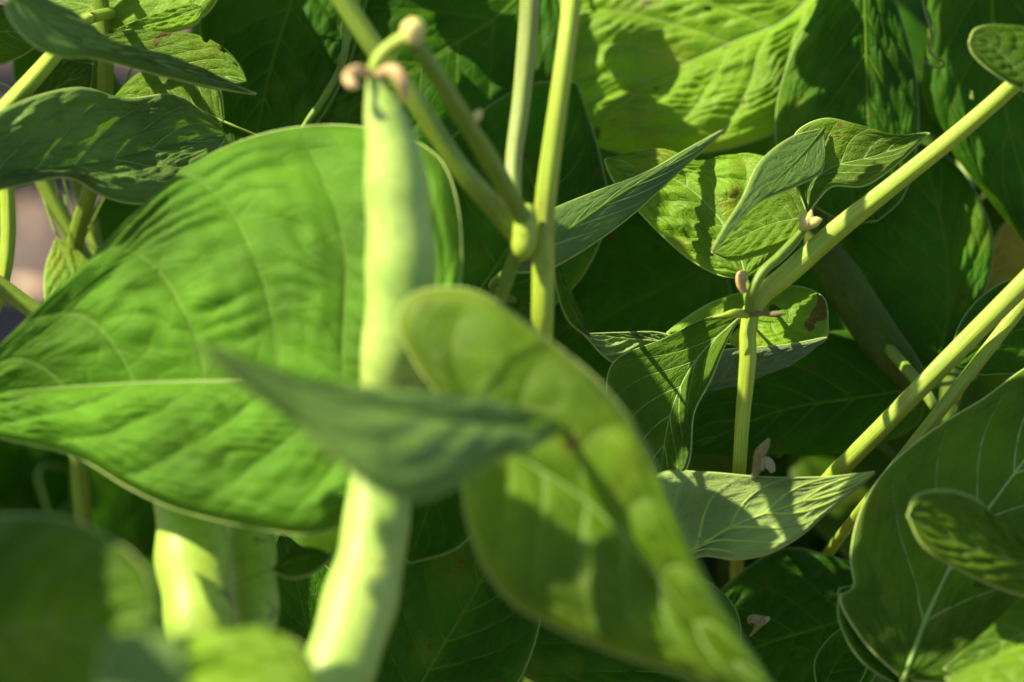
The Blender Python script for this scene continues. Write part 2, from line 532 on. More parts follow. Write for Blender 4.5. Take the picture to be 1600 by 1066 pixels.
def gleaf(plant, base, tipdir, nrm, L, mat, droop=0.25, fold=0.15, wid=0.40, hi=12, pet=None, **kw):
    """A bean leaflet in the open: heart-shaped base, pointed tip, folded a little along its midrib."""
    LEAFN[0] += 1
    t = np.asarray(tipdir, float)
    t /= np.linalg.norm(t)
    nrm = np.asarray(nrm, float)
    nrm = nrm - t * (nrm @ t)
    nrm /= np.linalg.norm(nrm)
    s = np.cross(t, nrm)
    base = np.asarray(base, float)
    s1 = [(0, 0), (0.25, 0), (0.5, 0), (0.75, 0), (1, 0)]
    e1 = [(0, 0), (-0.06, 0.45), (0.05, 0.80), (0.22, 1.0), (0.42, 0.95), (0.62, 0.68), (0.80, 0.34), (0.92, 0.10), (1, 0)]

    def W(y, x):
        return base + t * L * y + s * (x * wid * L) + nrm * L * (-droop * max(y, 0) ** 2 + fold * abs(x) * 0.4)
    o, b0, tan, r0 = blade(plant['root'], [W(*q) for q in s1], [W(y, -x) for y, x in e1], [W(y, x) for y, x in e1], M[mat], hi=hi,
                           seed=LEAFN[0], quilt=0.0006, bulge=0.002, ruffle=0.0015, edge_r=0, veins=0, **kw)
    petiole(plant, o, b0, tan, r0, pet)
    return o


def plant(label, stem, group='bean plants in a row', mat='stem_dark', show=True, ns=18):
    """A bean plant: stem is a list of (x, y, depth, radius px) from its top down; it then drops to the soil."""
    pts = px(stem)
    last = np.array(pts[-1][:3])
    foot = last + np.array([0.0, 0.012, 0])
    foot[2] = 0.0
    r = pts[-1][3]
    pts = pts + [(*(last * 0.5 + foot * 0.5), r * 1.1), (*(foot - np.array([0, 0, 0.01])), r * 1.35)]
    root = empty('bean_plant', foot)
    root['label'] = label
    root['category'] = 'bean plant'
    root['group'] = group
    tube('stem', pts, M[mat], root, ns=ns, n=90, ridge=0.07)
    return {'root': root, 'stem': spline(np.array(pts)[:, :3], 80)}


def stalk(pl, name, pts, mat, **kw):
    if name in ('branch', 'peduncle'):
        kw.setdefault('ridge', 0.07)
        kw.setdefault('ns', 18)
    return tube(name, px(pts), M[mat], pl['root'], **kw)


def blob(name, pts, mat, parent, **kw):
    return tube(name, px(pts), M[mat], parent, **kw)

# ================================================================== ground
def ground():
    near = np.arange(-0.9, 0.9001, 0.018)
    far = np.array([1.2, 2, 4, 8, 16, 32, 64, 120])
    xs = np.concatenate([-far[::-1], near, far])
    ys = np.concatenate([-far[::-1] + 1.0, near + 1.0, far + 1.0])
    V = []
    for y in ys:
        for x in xs:
            z = 0.014 * noise.noise(Vector((x * 9, y * 9, 0))) + 0.007 * noise.noise(Vector((x * 31, y * 31, 3))) - 0.006
            V.append((x, y, z))
    o = obj('ground', V, grid_faces(len(ys), len(xs)), M['soil'])
    o['kind'] = 'structure'
    o['label'] = 'bare mauve brown soil below the bean plants'


ground()


def ground_point(x, y):
    q = P(x, y, 100) - CAM
    return CAM + q * (-CAM[2] / q[2])


# ================================================================== front plant
p1 = plant('blurred front bean plant with one broad sunlit leaf and the long pale pod',
           [(922, -290, 68, 13), (902, -90, 67.5, 15), (893, 0, 67.3, 15.5), (876, 130, 67, 15), (858, 260, 67, 15.5), (849, 340, 67, 16), (848, 420, 67, 17),
            (846, 520, 67.2, 17), (840, 640, 69, 17), (836, 760, 73, 17), (836, 900, 78, 17)], mat='stem')
leaf(p1, [(655, 640), (520, 612), (400, 598), (280, 597), (140, 603), (0, 615), (-120, 650)],
     [(690, 560), (718, 470), (723, 390), (714, 310), (690, 255), (640, 222), (565, 205), (500, 203), (420, 215), (350, 240), (290, 275),
      (210, 350), (100, 460), (0, 552), (-60, 600)],
     [(650, 700), (600, 775), (540, 825), (480, 840), (400, 830), (300, 808), (250, 790), (200, 765), (120, 718), (0, 688), (-60, 675)],
     66.3, 'big', gx=-0.25, gy=-0.55, fold=-0.004, bulge=0.003, quilt=0.0015, pk=1.5, veins=0.00009, rib=M['rim_dark'], hi=80, label='broad sunlit leaf behind the long pod',
     pet=[(700, 600, 67.2, 9), (760, 520, 67.6, 10), (812, 380, 67.6, 11)], rim=0.0022)
leaf(p1, [(880, 668, 1.1), (780, 665, 0.4), (660, 650), (540, 625), (440, 590), (312, 535)],
     [(850, 640), (780, 615), (700, 603), (600, 595), (500, 586), (400, 566), (350, 545)],
     [(840, 690), (790, 705), (720, 748), (660, 763), (600, 745), (540, 700), (480, 650), (400, 600), (350, 565)],
     57.3, 'grey', gx=0.9, gy=-1.0, fold=0.002, bulge=0.001, quilt=0.0005, hi=34, label='grey green leaf seen edge on across the pod',
     pet=[(884, 672, 61.6, 7), (870, 690, 64.5, 8), (842, 640, 68.5, 8)])
leaf(p1, [(775, 695), (845, 735), (910, 778), (985, 850), (1050, 930), (1120, 1010), (1215, 1090)],
     [(740, 650), (680, 608), (640, 550), (622, 500), (638, 462), (690, 448), (745, 455), (800, 488), (870, 540), (930, 590), (980, 650),
      (1020, 720), (1050, 790), (1090, 880), (1140, 970), (1185, 1040)],
     [(740, 705), (724, 740), (730, 810), (760, 890), (800, 940), (860, 975), (950, 1015), (1050, 1048), (1130, 1075)],
     60.2, 'olive', gx=-0.1, gy=-0.25, fold=-0.001, bulge=0.002, quilt=0.0010, hi=50, label='front leaf with a rounded lobe over the pod',
     pet=[(790, 700, 63, 9), (830, 720, 65.5, 9), (838, 760, 67, 9)], rim=0.0022)
stalk(p1, 'branch', [(380, -270, 66, 13), (490, -70, 66, 15), (545, 15, 66, 16), (585, 75, 66, 16), (650, 160, 66, 16), (720, 265, 66.3, 16), (790, 345, 66.7, 17),
                     (822, 385, 66.9, 15)], 'stem_dark')
stalk(p1, 'branch', [(832, -260, 68.6, 15), (829, -80, 68.3, 16), (826, 30, 68.2, 16), (814, 160, 68, 14.5), (802, 260, 67.7, 13), (806, 335, 67.3, 13), (825, 378, 67, 12)],
      'stem_grey')
stalk(p1, 'node', [(826, 322, 66.6, 10), (822, 345, 66.5, 18), (820, 372, 66.5, 20), (817, 392, 66.5, 17), (816, 404, 66.6, 6)], 'stem')
pod = stalk(p1, 'pod', [(583, 116, 63, 9), (588, 140, 63, 17), (600, 180, 63, 32), (612, 230, 63, 42), (620, 300, 63, 50), (626, 380, 63, 54),
                        (625, 460, 63, 54), (618, 540, 63, 52), (612, 600, 63.2, 50), (605, 660, 63.4, 50), (596, 730, 63.2, 50),
                        (590, 800, 63, 51), (580, 870, 62.7, 54), (565, 930, 62.4, 58), (548, 990, 62, 58), (528, 1050, 61.7, 57),
                        (505, 1110, 61.4, 50), (480, 1170, 61, 32), (465, 1215, 61, 5)], 'pod', ns=28, n=150, flat=0.95, bumps=(0.03, 8.5))
pod['label'] = 'long pale green pod hanging from the arched stalk'
blob('pedicel', [(584, 122, 63, 9), (586, 104, 63, 11), (600, 82, 63, 11), (622, 66, 63, 12), (640, 58, 63, 15)], 'stem', pod)
blob('calyx', [(640, 68, 63, 14), (644, 52, 63, 19), (647, 38, 63, 18), (648, 28, 63, 8)], 'bud', pod)
blob('sepal', [(583, 121, 62.9, 5), (570, 113, 62.8, 9), (554, 112, 62.6, 10), (544, 121, 62.5, 9), (550, 132, 62.4, 8), (562, 135, 62.4, 3)], 'petal', pod, flat=0.45)
blob('sepal', [(588, 119, 62.9, 6), (604, 110, 62.8, 9), (620, 114, 62.7, 11), (629, 132, 62.7, 10), (631, 150, 62.8, 6), (628, 162, 62.9, 2)], 'petal', pod, flat=0.45)
stalk(p1, 'peduncle', [(645, 60, 63.2, 11), (664, 92, 63.4, 13), (692, 135, 63.9, 14), (728, 192, 64.7, 14), (772, 262, 65.6, 14), (822, 350, 66.5, 13)],
      'stem_dark')
blob('stipule', [(738, 192, 64.7, 4), (745, 182, 64.7, 8), (752, 172, 64.7, 3)], 'bud', p1['root'])

# ================================================================== lower left plant
p2 = plant('blurred bean plant in the lower left corner with two short pods', [(400, 600, 71, 12), (405, 850, 71, 13), (410, 1000, 71, 14)])
for pts, lb in (([(296, 640, 67.5, 8), (296, 670, 67.4, 36), (296, 740, 67, 52), (297, 800, 66.6, 56), (300, 860, 66.2, 58), (305, 920, 65.8, 57),
                  (312, 980, 65.4, 52), (320, 1050, 65, 38), (330, 1110, 64.6, 8)], 'wider pod of the pair at the lower left'),
                ([(378, 660, 68.5, 8), (380, 700, 68.4, 32), (384, 780, 68, 38), (390, 850, 67.5, 40), (395, 920, 67, 40), (400, 980, 66.5, 34),
                  (408, 1060, 66, 8)], 'narrow pod behind the wider one')):
    q = stalk(p2, 'pod', pts, 'pod_green', ns=24, n=90, flat=0.8, bumps=(0.05, 4.5))
    q['label'] = lb
    blob('pedicel', [(pts[0][0], pts[0][1] + 8, pts[0][2], 7), (pts[0][0] + 20, pts[0][1] - 25, pts[0][2] + 1.5, 7), (400, 605, 71, 8)], 'stem_dark', q)
leaf(p2, [(-150, 1000), (0, 985), (120, 975), (242, 958)],
     [(-140, 880), (-60, 815), (40, 800), (110, 810), (165, 838), (205, 865), (232, 905)],
     [(-120, 1100), (0, 1140), (120, 1110), (190, 1050), (228, 1000)], 57, 'mid', gx=-0.35, gy=-0.6, quilt=0.001, hi=34, bulge=0.002,
     pet=False, label='dark rounded leaf in the lower left corner')
leaf(p2, [(500, 1090), (400, 1060), (320, 1050), (230, 1080), (150, 1130)],
     [(480, 1020), (430, 985), (360, 986), (300, 990), (250, 1020), (200, 1070)], [(450, 1150), (350, 1170), (250, 1160)], 56.5, 'yellow_green',  # lighter yellow green stands in for direct sun on this leaf
     gx=-0.3, gy=-0.75, quilt=0.0010, hi=34, bulge=0.002, pet=[(480, 1110, 60, 8), (425, 1090, 68, 9), (412, 1060, 71, 9)])
leaf(p2, [(228, 1200), (225, 1100), (222, 984)], [(290, 1150), (294, 1060), (276, 996)], [(150, 1150), (155, 1060), (172, 996)], 50, 'grey',
     gy=-0.7, gx=0.2, pet=[(300, 1240, 56, 7), (412, 1150, 71, 9)], hi=20, label='very blurred pale leaf tip at the bottom edge')
leaf(p2, [(425, 890), (470, 872), (520, 868)], [(455, 855), (490, 855)], [(450, 900), (490, 892)], 66.5, 'mid', hi=12, gy=-0.5)

# ================================================================== upper left plant
p3 = plant('bean plant at the upper left with a drooping grey leaf and a yellow stalk', [(150, -60, 74, 12), (165, 100, 74.5, 12), (150, 260, 75.5, 12), (112, 420, 77, 13)])
leaf(p3, [(10, -20), (80, 40), (170, 78), (260, 100), (330, 122), (402, 147)], [(60, -10), (130, 25), (170, 60), (260, 84), (330, 115)],
     [(15, 20), (55, 65), (100, 84), (150, 86), (250, 112), (330, 132)], 68.5, 'grey', gx=1.4, gy=-0.9, quilt=0.0005, hi=26,
     label='narrow grey green leaf seen edge on', pet=[(40, -80, 69, 8), (150, -60, 74, 8)])
leaf(p3, [(350, -70), (250, -20), (170, 5), (60, 30)], [(250, -100), (120, -80), (60, -20)], [(335, 0), (300, 32), (240, 44), (160, 52), (100, 45)],
     74.5, 'yellow_green', gx=-0.3, gy=-0.6, hi=26)
leaf(p3, [(318, 12), (240, 36), (165, 52)], [(300, 4), (240, 22)], [(308, 34), (240, 50)], 73, 'yellow_green', hi=14, gy=-0.4, pet=False,  # strip added to stand for the sunlit rim of the leaf before it
     label='sunlit rolled rim of the top left leaf, added as a thin strip')
leaf(p3, [(150, 60), (230, 85), (310, 110), (386, 128)], [(200, 46), (260, 48), (310, 52), (350, 72), (378, 105)], [(190, 95), (280, 122), (340, 137)],
     71.5, 'olive', gx=-0.2, gy=-0.6, hi=34, edge_r=0, holes=((0.02, 0.62, 0.05), (0.05, 0.75, 0.035), (0.1, 0.86, 0.03)))
leaf(p3, [(350, 190), (260, 150), (165, 165)], [(338, 130), (290, 102), (220, 110)], [(320, 215), (240, 200)], 73.3, 'olive', gx=-0.2, gy=-0.6, hi=22)
leaf(p3, [(-70, 290), (0, 270), (70, 265), (150, 255), (220, 238), (290, 222), (352, 212)],
     [(-60, 215), (0, 186), (60, 166), (130, 160), (200, 166), (260, 168), (310, 188)],
     [(-60, 315), (0, 306), (80, 300), (150, 318), (215, 335), (280, 310), (330, 250)], 70, 'grey', gx=0.8, gy=-0.7, fold=-0.006, ruffle=0.0012,
     quilt=0.0011, hi=40, pet=False, label='drooping grey green leaf with light spots')
stalk(p3, 'branch', [(175, 20, 74.5, 9), (130, 35, 72, 10), (90, 80, 70.5, 13), (40, 137, 70, 14), (-40, 222, 69.5, 15), (-120, 320, 69, 16)], 'stem')
leaf(p3, [(-80, 70), (0, 50), (75, 55)], [(-40, 5), (30, 15)], [(-30, 100), (30, 85)], 74, 'mid', gy=-0.5, hi=20)
leaf(p3, [(10, 190), (70, 150), (145, 100)], [(40, 130), (100, 95)], [(60, 185), (130, 160)], 74.5, 'mid', gy=-0.5, hi=20)
leaf(p3, [(30, 60), (100, 120), (130, 220)], [(90, 60), (170, 100), (190, 170)], [(20, 110), (50, 180)], 77.5, 'dark', gy=-0.5, hi=20)
stalk(p3, 'branch', [(8, 270, 74.5, 12), (12, 320, 74.5, 12), (12, 380, 74.5, 12), (4, 440, 74.5, 11), (-20, 520, 74.5, 11), (-40, 700, 74.5, 11)], 'stem')
stalk(p3, 'branch', [(60, 270, 77, 12), (100, 345, 77, 13), (130, 400, 77, 13), (180, 480, 77, 13), (195, 560, 77, 13)], 'stem_dark')
stalk(p3, 'branch', [(115, 270, 78, 11), (140, 340, 78, 11), (155, 400, 78, 11), (215, 500, 78, 12)], 'stem_dark')
stalk(p3, 'branch', [(-60, 405, 73.8, 13), (20, 462, 73.8, 14), (90, 515, 73.8, 14), (160, 580, 74, 14), (220, 650, 76, 14)], 'stem_dark')
leaf(p3, [(330, 300), (240, 340), (150, 375)], [(280, 270), (190, 290), (150, 320)], [(320, 400), (240, 430), (170, 430)], 80, 'dark', gy=-0.5, hi=22)
leaf(p3, [(88, 370), (112, 430), (110, 520)], [(70, 420), (75, 480)], [(125, 395), (165, 440), (150, 500)], 76, 'spotted', gy=-0.5, hi=16,
     label='pale yellow leaf by the bare soil')

# ================================================================== dark plant behind the arched stalk
p4 = plant('dark shaded bean plant behind the arched stalk and upright stems', [(690, -80, 82, 14), (680, 200, 82, 14), (670, 500, 82, 15)])
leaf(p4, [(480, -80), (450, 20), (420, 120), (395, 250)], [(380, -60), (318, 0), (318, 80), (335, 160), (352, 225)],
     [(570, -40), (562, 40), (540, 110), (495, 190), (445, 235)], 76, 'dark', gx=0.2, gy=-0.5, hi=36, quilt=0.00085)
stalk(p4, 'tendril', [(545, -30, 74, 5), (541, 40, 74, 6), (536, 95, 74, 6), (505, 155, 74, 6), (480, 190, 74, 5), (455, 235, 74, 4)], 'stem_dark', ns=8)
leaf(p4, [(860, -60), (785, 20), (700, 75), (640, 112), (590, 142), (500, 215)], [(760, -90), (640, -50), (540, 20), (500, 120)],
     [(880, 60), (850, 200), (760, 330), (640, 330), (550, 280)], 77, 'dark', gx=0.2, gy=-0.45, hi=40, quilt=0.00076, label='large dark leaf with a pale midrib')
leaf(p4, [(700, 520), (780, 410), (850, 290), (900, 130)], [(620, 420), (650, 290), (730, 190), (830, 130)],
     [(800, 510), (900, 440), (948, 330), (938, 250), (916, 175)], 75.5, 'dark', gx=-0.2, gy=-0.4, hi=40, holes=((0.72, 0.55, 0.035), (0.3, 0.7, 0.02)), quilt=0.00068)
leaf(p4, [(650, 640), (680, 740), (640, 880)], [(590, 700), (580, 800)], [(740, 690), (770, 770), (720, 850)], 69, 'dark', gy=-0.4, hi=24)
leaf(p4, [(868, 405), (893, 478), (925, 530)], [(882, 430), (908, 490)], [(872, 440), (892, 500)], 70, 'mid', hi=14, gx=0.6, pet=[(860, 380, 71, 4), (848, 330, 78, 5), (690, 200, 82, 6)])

# ================================================================== bright plant at the top
p5 = plant('bean plant at the top with a big crinkled yellow green leaf', [(1180, -80, 84, 14), (1160, 150, 84, 14), (1150, 400, 85, 15)])
leaf(p5, [(1300, -50), (1230, 30), (1150, 65), (1060, 105), (980, 138), (885, 178)], [(1210, -80), (1080, -90), (960, -60), (870, -10), (845, 60), (848, 130)],
     [(1340, 30), (1290, 110), (1230, 190), (1150, 225), (1060, 238), (980, 238), (918, 218)], 78, 'spotted', gx=-0.3, gy=-0.6, hi=70,
     quilt=0.0013, pk=1.5, holes=((0.36, 0.42, 0.012), (0.62, 0.7, 0.010)), bulge=0.003, label='big crinkled yellow green leaf at the top')
leaf(p5, [(1260, 160), (1150, 200), (1020, 290)], [(1200, 130), (1080, 190)], [(1240, 260), (1120, 300)], 80.5, 'mid', gy=-0.4, hi=24)

# ================================================================== diagonal stem plant
p6 = plant('bean plant on a diagonal yellow green stem with curled small leaves', [(1840, -150, 68.5, 11), (1650, 66, 69.5, 13), (1590, 126, 70, 13), (1500, 205, 70.3, 13.5),
           (1400, 285, 70.6, 14), (1300, 365, 70.9, 16), (1225, 432, 71, 16), (1182, 468, 71, 15), (1169, 500, 71, 13), (1168, 560, 71, 13),
           (1160, 650, 71.2, 11), (1154, 745, 71.5, 10), (1152, 840, 75, 10), (1150, 930, 80, 10)], mat='stem')
leaf(p6, [(1600, 138), (1580, 100), (1545, 70), (1514, 66)], [(1680, 70), (1640, 45), (1600, 39), (1550, 37), (1524, 45)],
     [(1620, 150), (1600, 138), (1570, 120), (1540, 100), (1520, 80)], 68, 'mid', gx=0.2, gy=-0.4, hi=24, pet=[(1606, 115, 69.8, 8)],
     label='small leaf at the upper right with a pale edge')
leaf(p6, [(1166, 434), (1150, 385), (1110, 325), (1050, 278), (945, 250)], [(1125, 428), (1082, 405), (1040, 370), (990, 318), (955, 275)],
     [(1215, 410), (1262, 350), (1262, 280), (1180, 238), (1090, 250), (1040, 232), (990, 236)], 73.5, 'spotted', gx=-0.2, gy=-0.6, hi=40,
     quilt=0.001, pet=[(1168, 455, 71.5, 8), (1172, 480, 71, 8)], label='yellow green leaf with brown patches')
leaf(p6, [(1262, 335), (1266, 290), (1300, 262), (1370, 243), (1453, 209)], [(1238, 270), (1245, 215), (1288, 193), (1340, 202), (1400, 217)],
     [(1275, 320), (1300, 297), (1350, 297), (1400, 264)], 71.3, 'olive', gx=-0.2, gy=-0.6, hi=30, fold=-0.003, pet=[(1264, 350, 71, 6)],
     label='pointed half of the curled small leaf')
leaf(p6, [(1288, 200), (1255, 240), (1200, 295), (1112, 392)], [(1242, 211), (1192, 250), (1165, 305), (1138, 348)],
     [(1288, 262), (1250, 286), (1190, 312), (1150, 352)], 70.3, 'grey', gx=0.75, gy=-0.7, hi=26, quilt=0.0001, pet=False, label='folded greyish half of the curled leaf')
leaf(p6, [(1264, 338), (1200, 352), (1112, 394)], [(1245, 292), (1190, 310), (1148, 345)], [(1240, 372), (1180, 396), (1140, 404)], 72, 'olive',
     gx=-0.2, gy=-0.6, hi=24, pet=[(1262, 352, 71, 5)])
leaf(p6, [(1160, 492), (1090, 560), (1050, 640), (1025, 790)], [(1110, 500), (1040, 535), (960, 575), (955, 660), (985, 750)],
     [(1138, 535), (1112, 600), (1087, 650), (1075, 735)], 71.8, 'mid', gx=-0.3, gy=-0.6, hi=32, fold=-0.003, pet=[(1166, 488, 71, 7)])
leaf(p6, [(1168, 500), (1200, 502), (1245, 505), (1293, 488)], [(1090, 505), (1040, 520), (1110, 470), (1200, 446), (1255, 447), (1286, 464)],
     [(1140, 530), (1180, 545), (1240, 542), (1288, 528)], 73, 'spotted', gx=-0.2, gy=-0.7, hi=30, holes=((0.3, 0.62, 0.04),), pet=[(1168, 490, 71.2, 7)],
     label='sunlit leaf with a torn yellow edge below the node')
leaf(p6, [(1100, 612), (1160, 578), (1220, 560), (1293, 528)], [(1122, 556), (1180, 548), (1240, 541)], [(1150, 604), (1180, 594), (1245, 566)], 72.3, 'grey',
     gx=0.3, gy=0.6, hi=24, under=True, pet=False)
curl = [(1172, 486, 70.6, 8), (1174, 462, 70.4, 8), (1190, 428, 70.4, 8), (1218, 400, 70.6, 7), (1262, 352, 71, 6)]
stalk(p6, 'branch', curl, 'stem_dark')
for bp in ([(1252, 358, 70.8, 5), (1258, 350, 70.6, 9), (1264, 340, 70.6, 8), (1268, 328, 70.6, 1)], [(1258, 358, 70.8, 4), (1268, 350, 70.6, 8), (1277, 345, 70.5, 7), (1285, 343, 70.5, 1)],
           [(1256, 352, 70.9, 4), (1253, 342, 70.8, 7), (1249, 333, 70.8, 1)]):
    blob('flower_bud', bp, 'bud', p6['root'], flat=0.8)
blob('flower_bud', [(1164, 458, 70.7, 5), (1158, 444, 70.7, 8), (1160, 430, 70.7, 9), (1166, 424, 70.7, 2)], 'petal', p6['root'])
blob('stipule', [(1168, 491, 70.7, 7), (1148, 490, 70.6, 7), (1130, 493, 70.5, 4), (1113, 496, 70.5, 1)], 'stem', p6['root'])
blob('stipule', [(1168, 491, 70.7, 6), (1192, 490, 70.6, 4), (1212, 491, 70.5, 5), (1229, 490, 70.5, 1)], 'dry', p6['root'])

# ================================================================== dark plant at the upper right
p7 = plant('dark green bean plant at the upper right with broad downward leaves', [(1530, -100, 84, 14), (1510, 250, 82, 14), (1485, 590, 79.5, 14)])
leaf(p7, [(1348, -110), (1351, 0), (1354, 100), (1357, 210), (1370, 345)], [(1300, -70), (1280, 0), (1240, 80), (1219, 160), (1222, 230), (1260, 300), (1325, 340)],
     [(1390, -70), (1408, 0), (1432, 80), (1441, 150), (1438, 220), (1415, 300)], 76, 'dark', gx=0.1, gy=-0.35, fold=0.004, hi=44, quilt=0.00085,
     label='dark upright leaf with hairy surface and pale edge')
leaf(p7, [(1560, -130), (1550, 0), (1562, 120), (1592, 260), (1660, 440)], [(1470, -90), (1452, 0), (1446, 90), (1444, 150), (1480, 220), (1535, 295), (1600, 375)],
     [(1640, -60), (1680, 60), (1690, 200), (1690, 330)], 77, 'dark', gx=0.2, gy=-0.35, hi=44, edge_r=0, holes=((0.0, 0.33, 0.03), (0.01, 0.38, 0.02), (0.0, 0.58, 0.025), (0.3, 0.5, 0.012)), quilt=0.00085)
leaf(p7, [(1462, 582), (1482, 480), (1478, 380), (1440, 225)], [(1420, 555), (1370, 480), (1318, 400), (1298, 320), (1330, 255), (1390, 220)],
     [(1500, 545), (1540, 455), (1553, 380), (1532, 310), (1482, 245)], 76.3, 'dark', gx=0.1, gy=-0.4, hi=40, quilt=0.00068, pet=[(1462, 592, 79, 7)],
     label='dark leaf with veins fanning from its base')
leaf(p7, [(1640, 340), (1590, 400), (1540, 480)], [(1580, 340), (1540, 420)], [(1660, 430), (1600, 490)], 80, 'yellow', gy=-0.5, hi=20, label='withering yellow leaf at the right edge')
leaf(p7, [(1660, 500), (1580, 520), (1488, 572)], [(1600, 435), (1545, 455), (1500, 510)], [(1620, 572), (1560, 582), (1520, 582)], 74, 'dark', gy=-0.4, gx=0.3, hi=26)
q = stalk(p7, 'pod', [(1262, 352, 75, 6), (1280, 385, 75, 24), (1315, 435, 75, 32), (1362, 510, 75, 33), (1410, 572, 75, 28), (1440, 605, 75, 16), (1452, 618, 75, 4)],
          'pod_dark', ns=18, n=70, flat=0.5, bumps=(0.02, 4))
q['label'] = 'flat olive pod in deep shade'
stalk(p7, 'branch', [(1262, 345, 77, 6), (1296, 402, 76.6, 7), (1345, 492, 75.8, 8), (1400, 558, 74.6, 9), (1445, 612, 73.2, 9), (1462, 640, 73, 8)], 'stem_dark')  # added strand standing for the sunlit margin of the dark pod
stalk(p7, 'tendril', [(1436, -30, 75.6, 2.2), (1446, 20, 75.4, 2.2), (1456, 55, 75.2, 2.2), (1452, 78, 75, 2), (1462, 90, 74.8, 2), (1474, 96, 74.9, 1.8),
                     (1470, 106, 75.2, 1.8), (1456, 104, 75.3, 1.6), (1444, 96, 75.1, 1.6), (1438, 108, 74.9, 1.2)], 'dry', ns=6, n=70)

# ================================================================== right hand stem pair
p8 = plant('bean plant at the lower right with paired diagonal stems and a fan veined leaf', [(1860, 190, 70.6, 15), (1680, 360, 71, 17), (1600, 442, 71, 17), (1520, 522, 71, 16),
           (1440, 603, 71, 15), (1370, 675, 71.2, 14), (1295, 750, 71.8, 14), (1230, 825, 74.5, 16), (1200, 900, 80, 16)], mat='stem')
stalk(p8, 'branch', [(1660, 400, 71.6, 11), (1575, 505, 71.5, 11), (1500, 602, 71.3, 11), (1430, 690, 71.3, 10), (1345, 797, 73, 9), (1290, 870, 76.6, 8), (1240, 940, 80, 8)], 'stem')
leaf(p8, [(1412, 1062), (1450, 960), (1500, 860), (1570, 760), (1640, 670), (1760, 540)],
     [(1352, 1002), (1314, 930), (1335, 918), (1331, 868), (1345, 800), (1380, 740), (1420, 700), (1480, 656), (1540, 620), (1600, 576), (1690, 530)],
     [(1500, 1062), (1570, 1010), (1660, 900), (1730, 750), (1760, 620)], 69.2, 'mid', gx=0.1, gy=-0.45, hi=50, holes=((0.68, 0.32, 0.03),), quilt=0.00076,
     pet=[(1400, 1120, 71, 8), (1330, 1130, 76, 9), (1210, 1000, 81, 9)], label='large dark leaf with pale veins fanning out')
leaf(p8, [(1412, 1075), (1360, 1000), (1312, 920)], [(1350, 1030), (1316, 970)], [(1430, 1010), (1380, 930), (1340, 915)], 68.6, 'dark', gx=0.5, gy=-0.4, hi=24, pet=False)
leaf(p8, [(1700, 900), (1600, 880), (1500, 850), (1418, 806)], [(1640, 860), (1600, 845), (1560, 815), (1520, 780), (1480, 768), (1430, 776)],
     [(1670, 940), (1600, 932), (1560, 920), (1500, 892), (1440, 852)], 66.8, 'olive', gx=0.3, gy=-0.2, hi=30, fold=-0.002, quilt=0.0012,
     pet=[(1720, 920, 68, 7), (1740, 700, 71, 8), (1680, 360, 71, 8)], label='small blurred curled leaf in front of the fan veined leaf')
leaf(p8, [(1720, 1160), (1600, 1090), (1478, 1060)], [(1700, 1000), (1600, 1004), (1540, 1030)], [(1640, 1190), (1550, 1130)], 65, 'yellow_green', gy=-0.7, gx=-0.1, hi=26,
     pet=[(1740, 1180, 68, 7), (1760, 800, 71, 8), (1680, 360, 71, 8)])
leaf(p8, [(1700, 960), (1600, 990), (1475, 1045)], [(1660, 890), (1600, 928), (1540, 985), (1500, 1020)], [(1660, 1060), (1560, 1066)], 67.2, 'mid', gy=-0.7, gx=-0.1, hi=26,
     pet=[(1730, 960, 69, 7), (1760, 700, 71, 8), (1680, 360, 71, 8)])
leaf(p8, [(980, 905), (1070, 866), (1150, 820), (1240, 788), (1320, 758), (1368, 737)], [(970, 800), (1030, 738), (1100, 736), (1200, 744), (1290, 744)],
     [(1020, 920), (1090, 868), (1150, 872), (1200, 862), (1250, 835), (1290, 800), (1335, 765)], 70.3, 'under', gx=-0.2, gy=-0.4, hi=40, under=True,
     quilt=-0.0005, veins=0.0004, pet=[(960, 930, 72, 7), (1100, 960, 79, 8), (1200, 900, 80, 8)], rib=M['pod_green'],
     label='pale leaf showing its underside between the stems')

# ================================================================== shaded plant in the middle
p9 = plant('deeply shaded bean plant in the middle behind the node', [(1010, 250, 84, 13), (1005, 450, 83, 13), (1000, 700, 82, 14)])
leaf(p9, [(790, 425), (880, 365), (960, 310), (1050, 255), (1138, 198)], [(830, 352), (870, 322), (940, 292), (1020, 262), (1082, 227)],
     [(860, 416), (885, 404), (940, 370), (1000, 325), (1062, 268)], 71.5, 'grey', gx=1.1, gy=-0.9, hi=34, fold=0.001, quilt=0.00012,
     pet=[(770, 450, 72, 6), (860, 480, 78, 7), (1005, 450, 83, 8)], label='narrow grey green leaf pointing up to the right')
leaf(p9, [(1080, 535), (1000, 531), (912, 522)], [(1030, 519), (970, 519)], [(1030, 570), (960, 566)], 73, 'under', under=True, gy=-0.2, hi=22, quilt=-0.001,
     label='small curled leaf showing a pale edge')
leaf(p9, [(1130, 405), (1040, 450), (960, 490), (850, 565)], [(1090, 325), (1000, 315), (910, 385), (868, 470)], [(1140, 480), (1060, 545), (950, 590)], 78, 'dark', gx=0.1,
     gy=-0.4, hi=36, quilt=0.00068)
leaf(p9, [(1445, 605), (1340, 622), (1220, 642), (1068, 706)], [(1400, 530), (1300, 515), (1180, 560), (1090, 625)], [(1435, 662), (1330, 702), (1220, 713), (1130, 713)],
     75.3, 'dark', gx=0.1, gy=-0.45, hi=44, edge_r=0, holes=((1.0, 0.62, 0.03), (0.99, 0.68, 0.02), (0.62, 0.4, 0.014)), quilt=0.00059)
leaf(p9, [(1060, 330), (1150, 440), (1280, 600)], [(1180, 330), (1290, 430), (1320, 530)], [(1050, 430), (1110, 540), (1200, 610)], 79.5, 'dark', gx=0.1, gy=-0.4, hi=30)

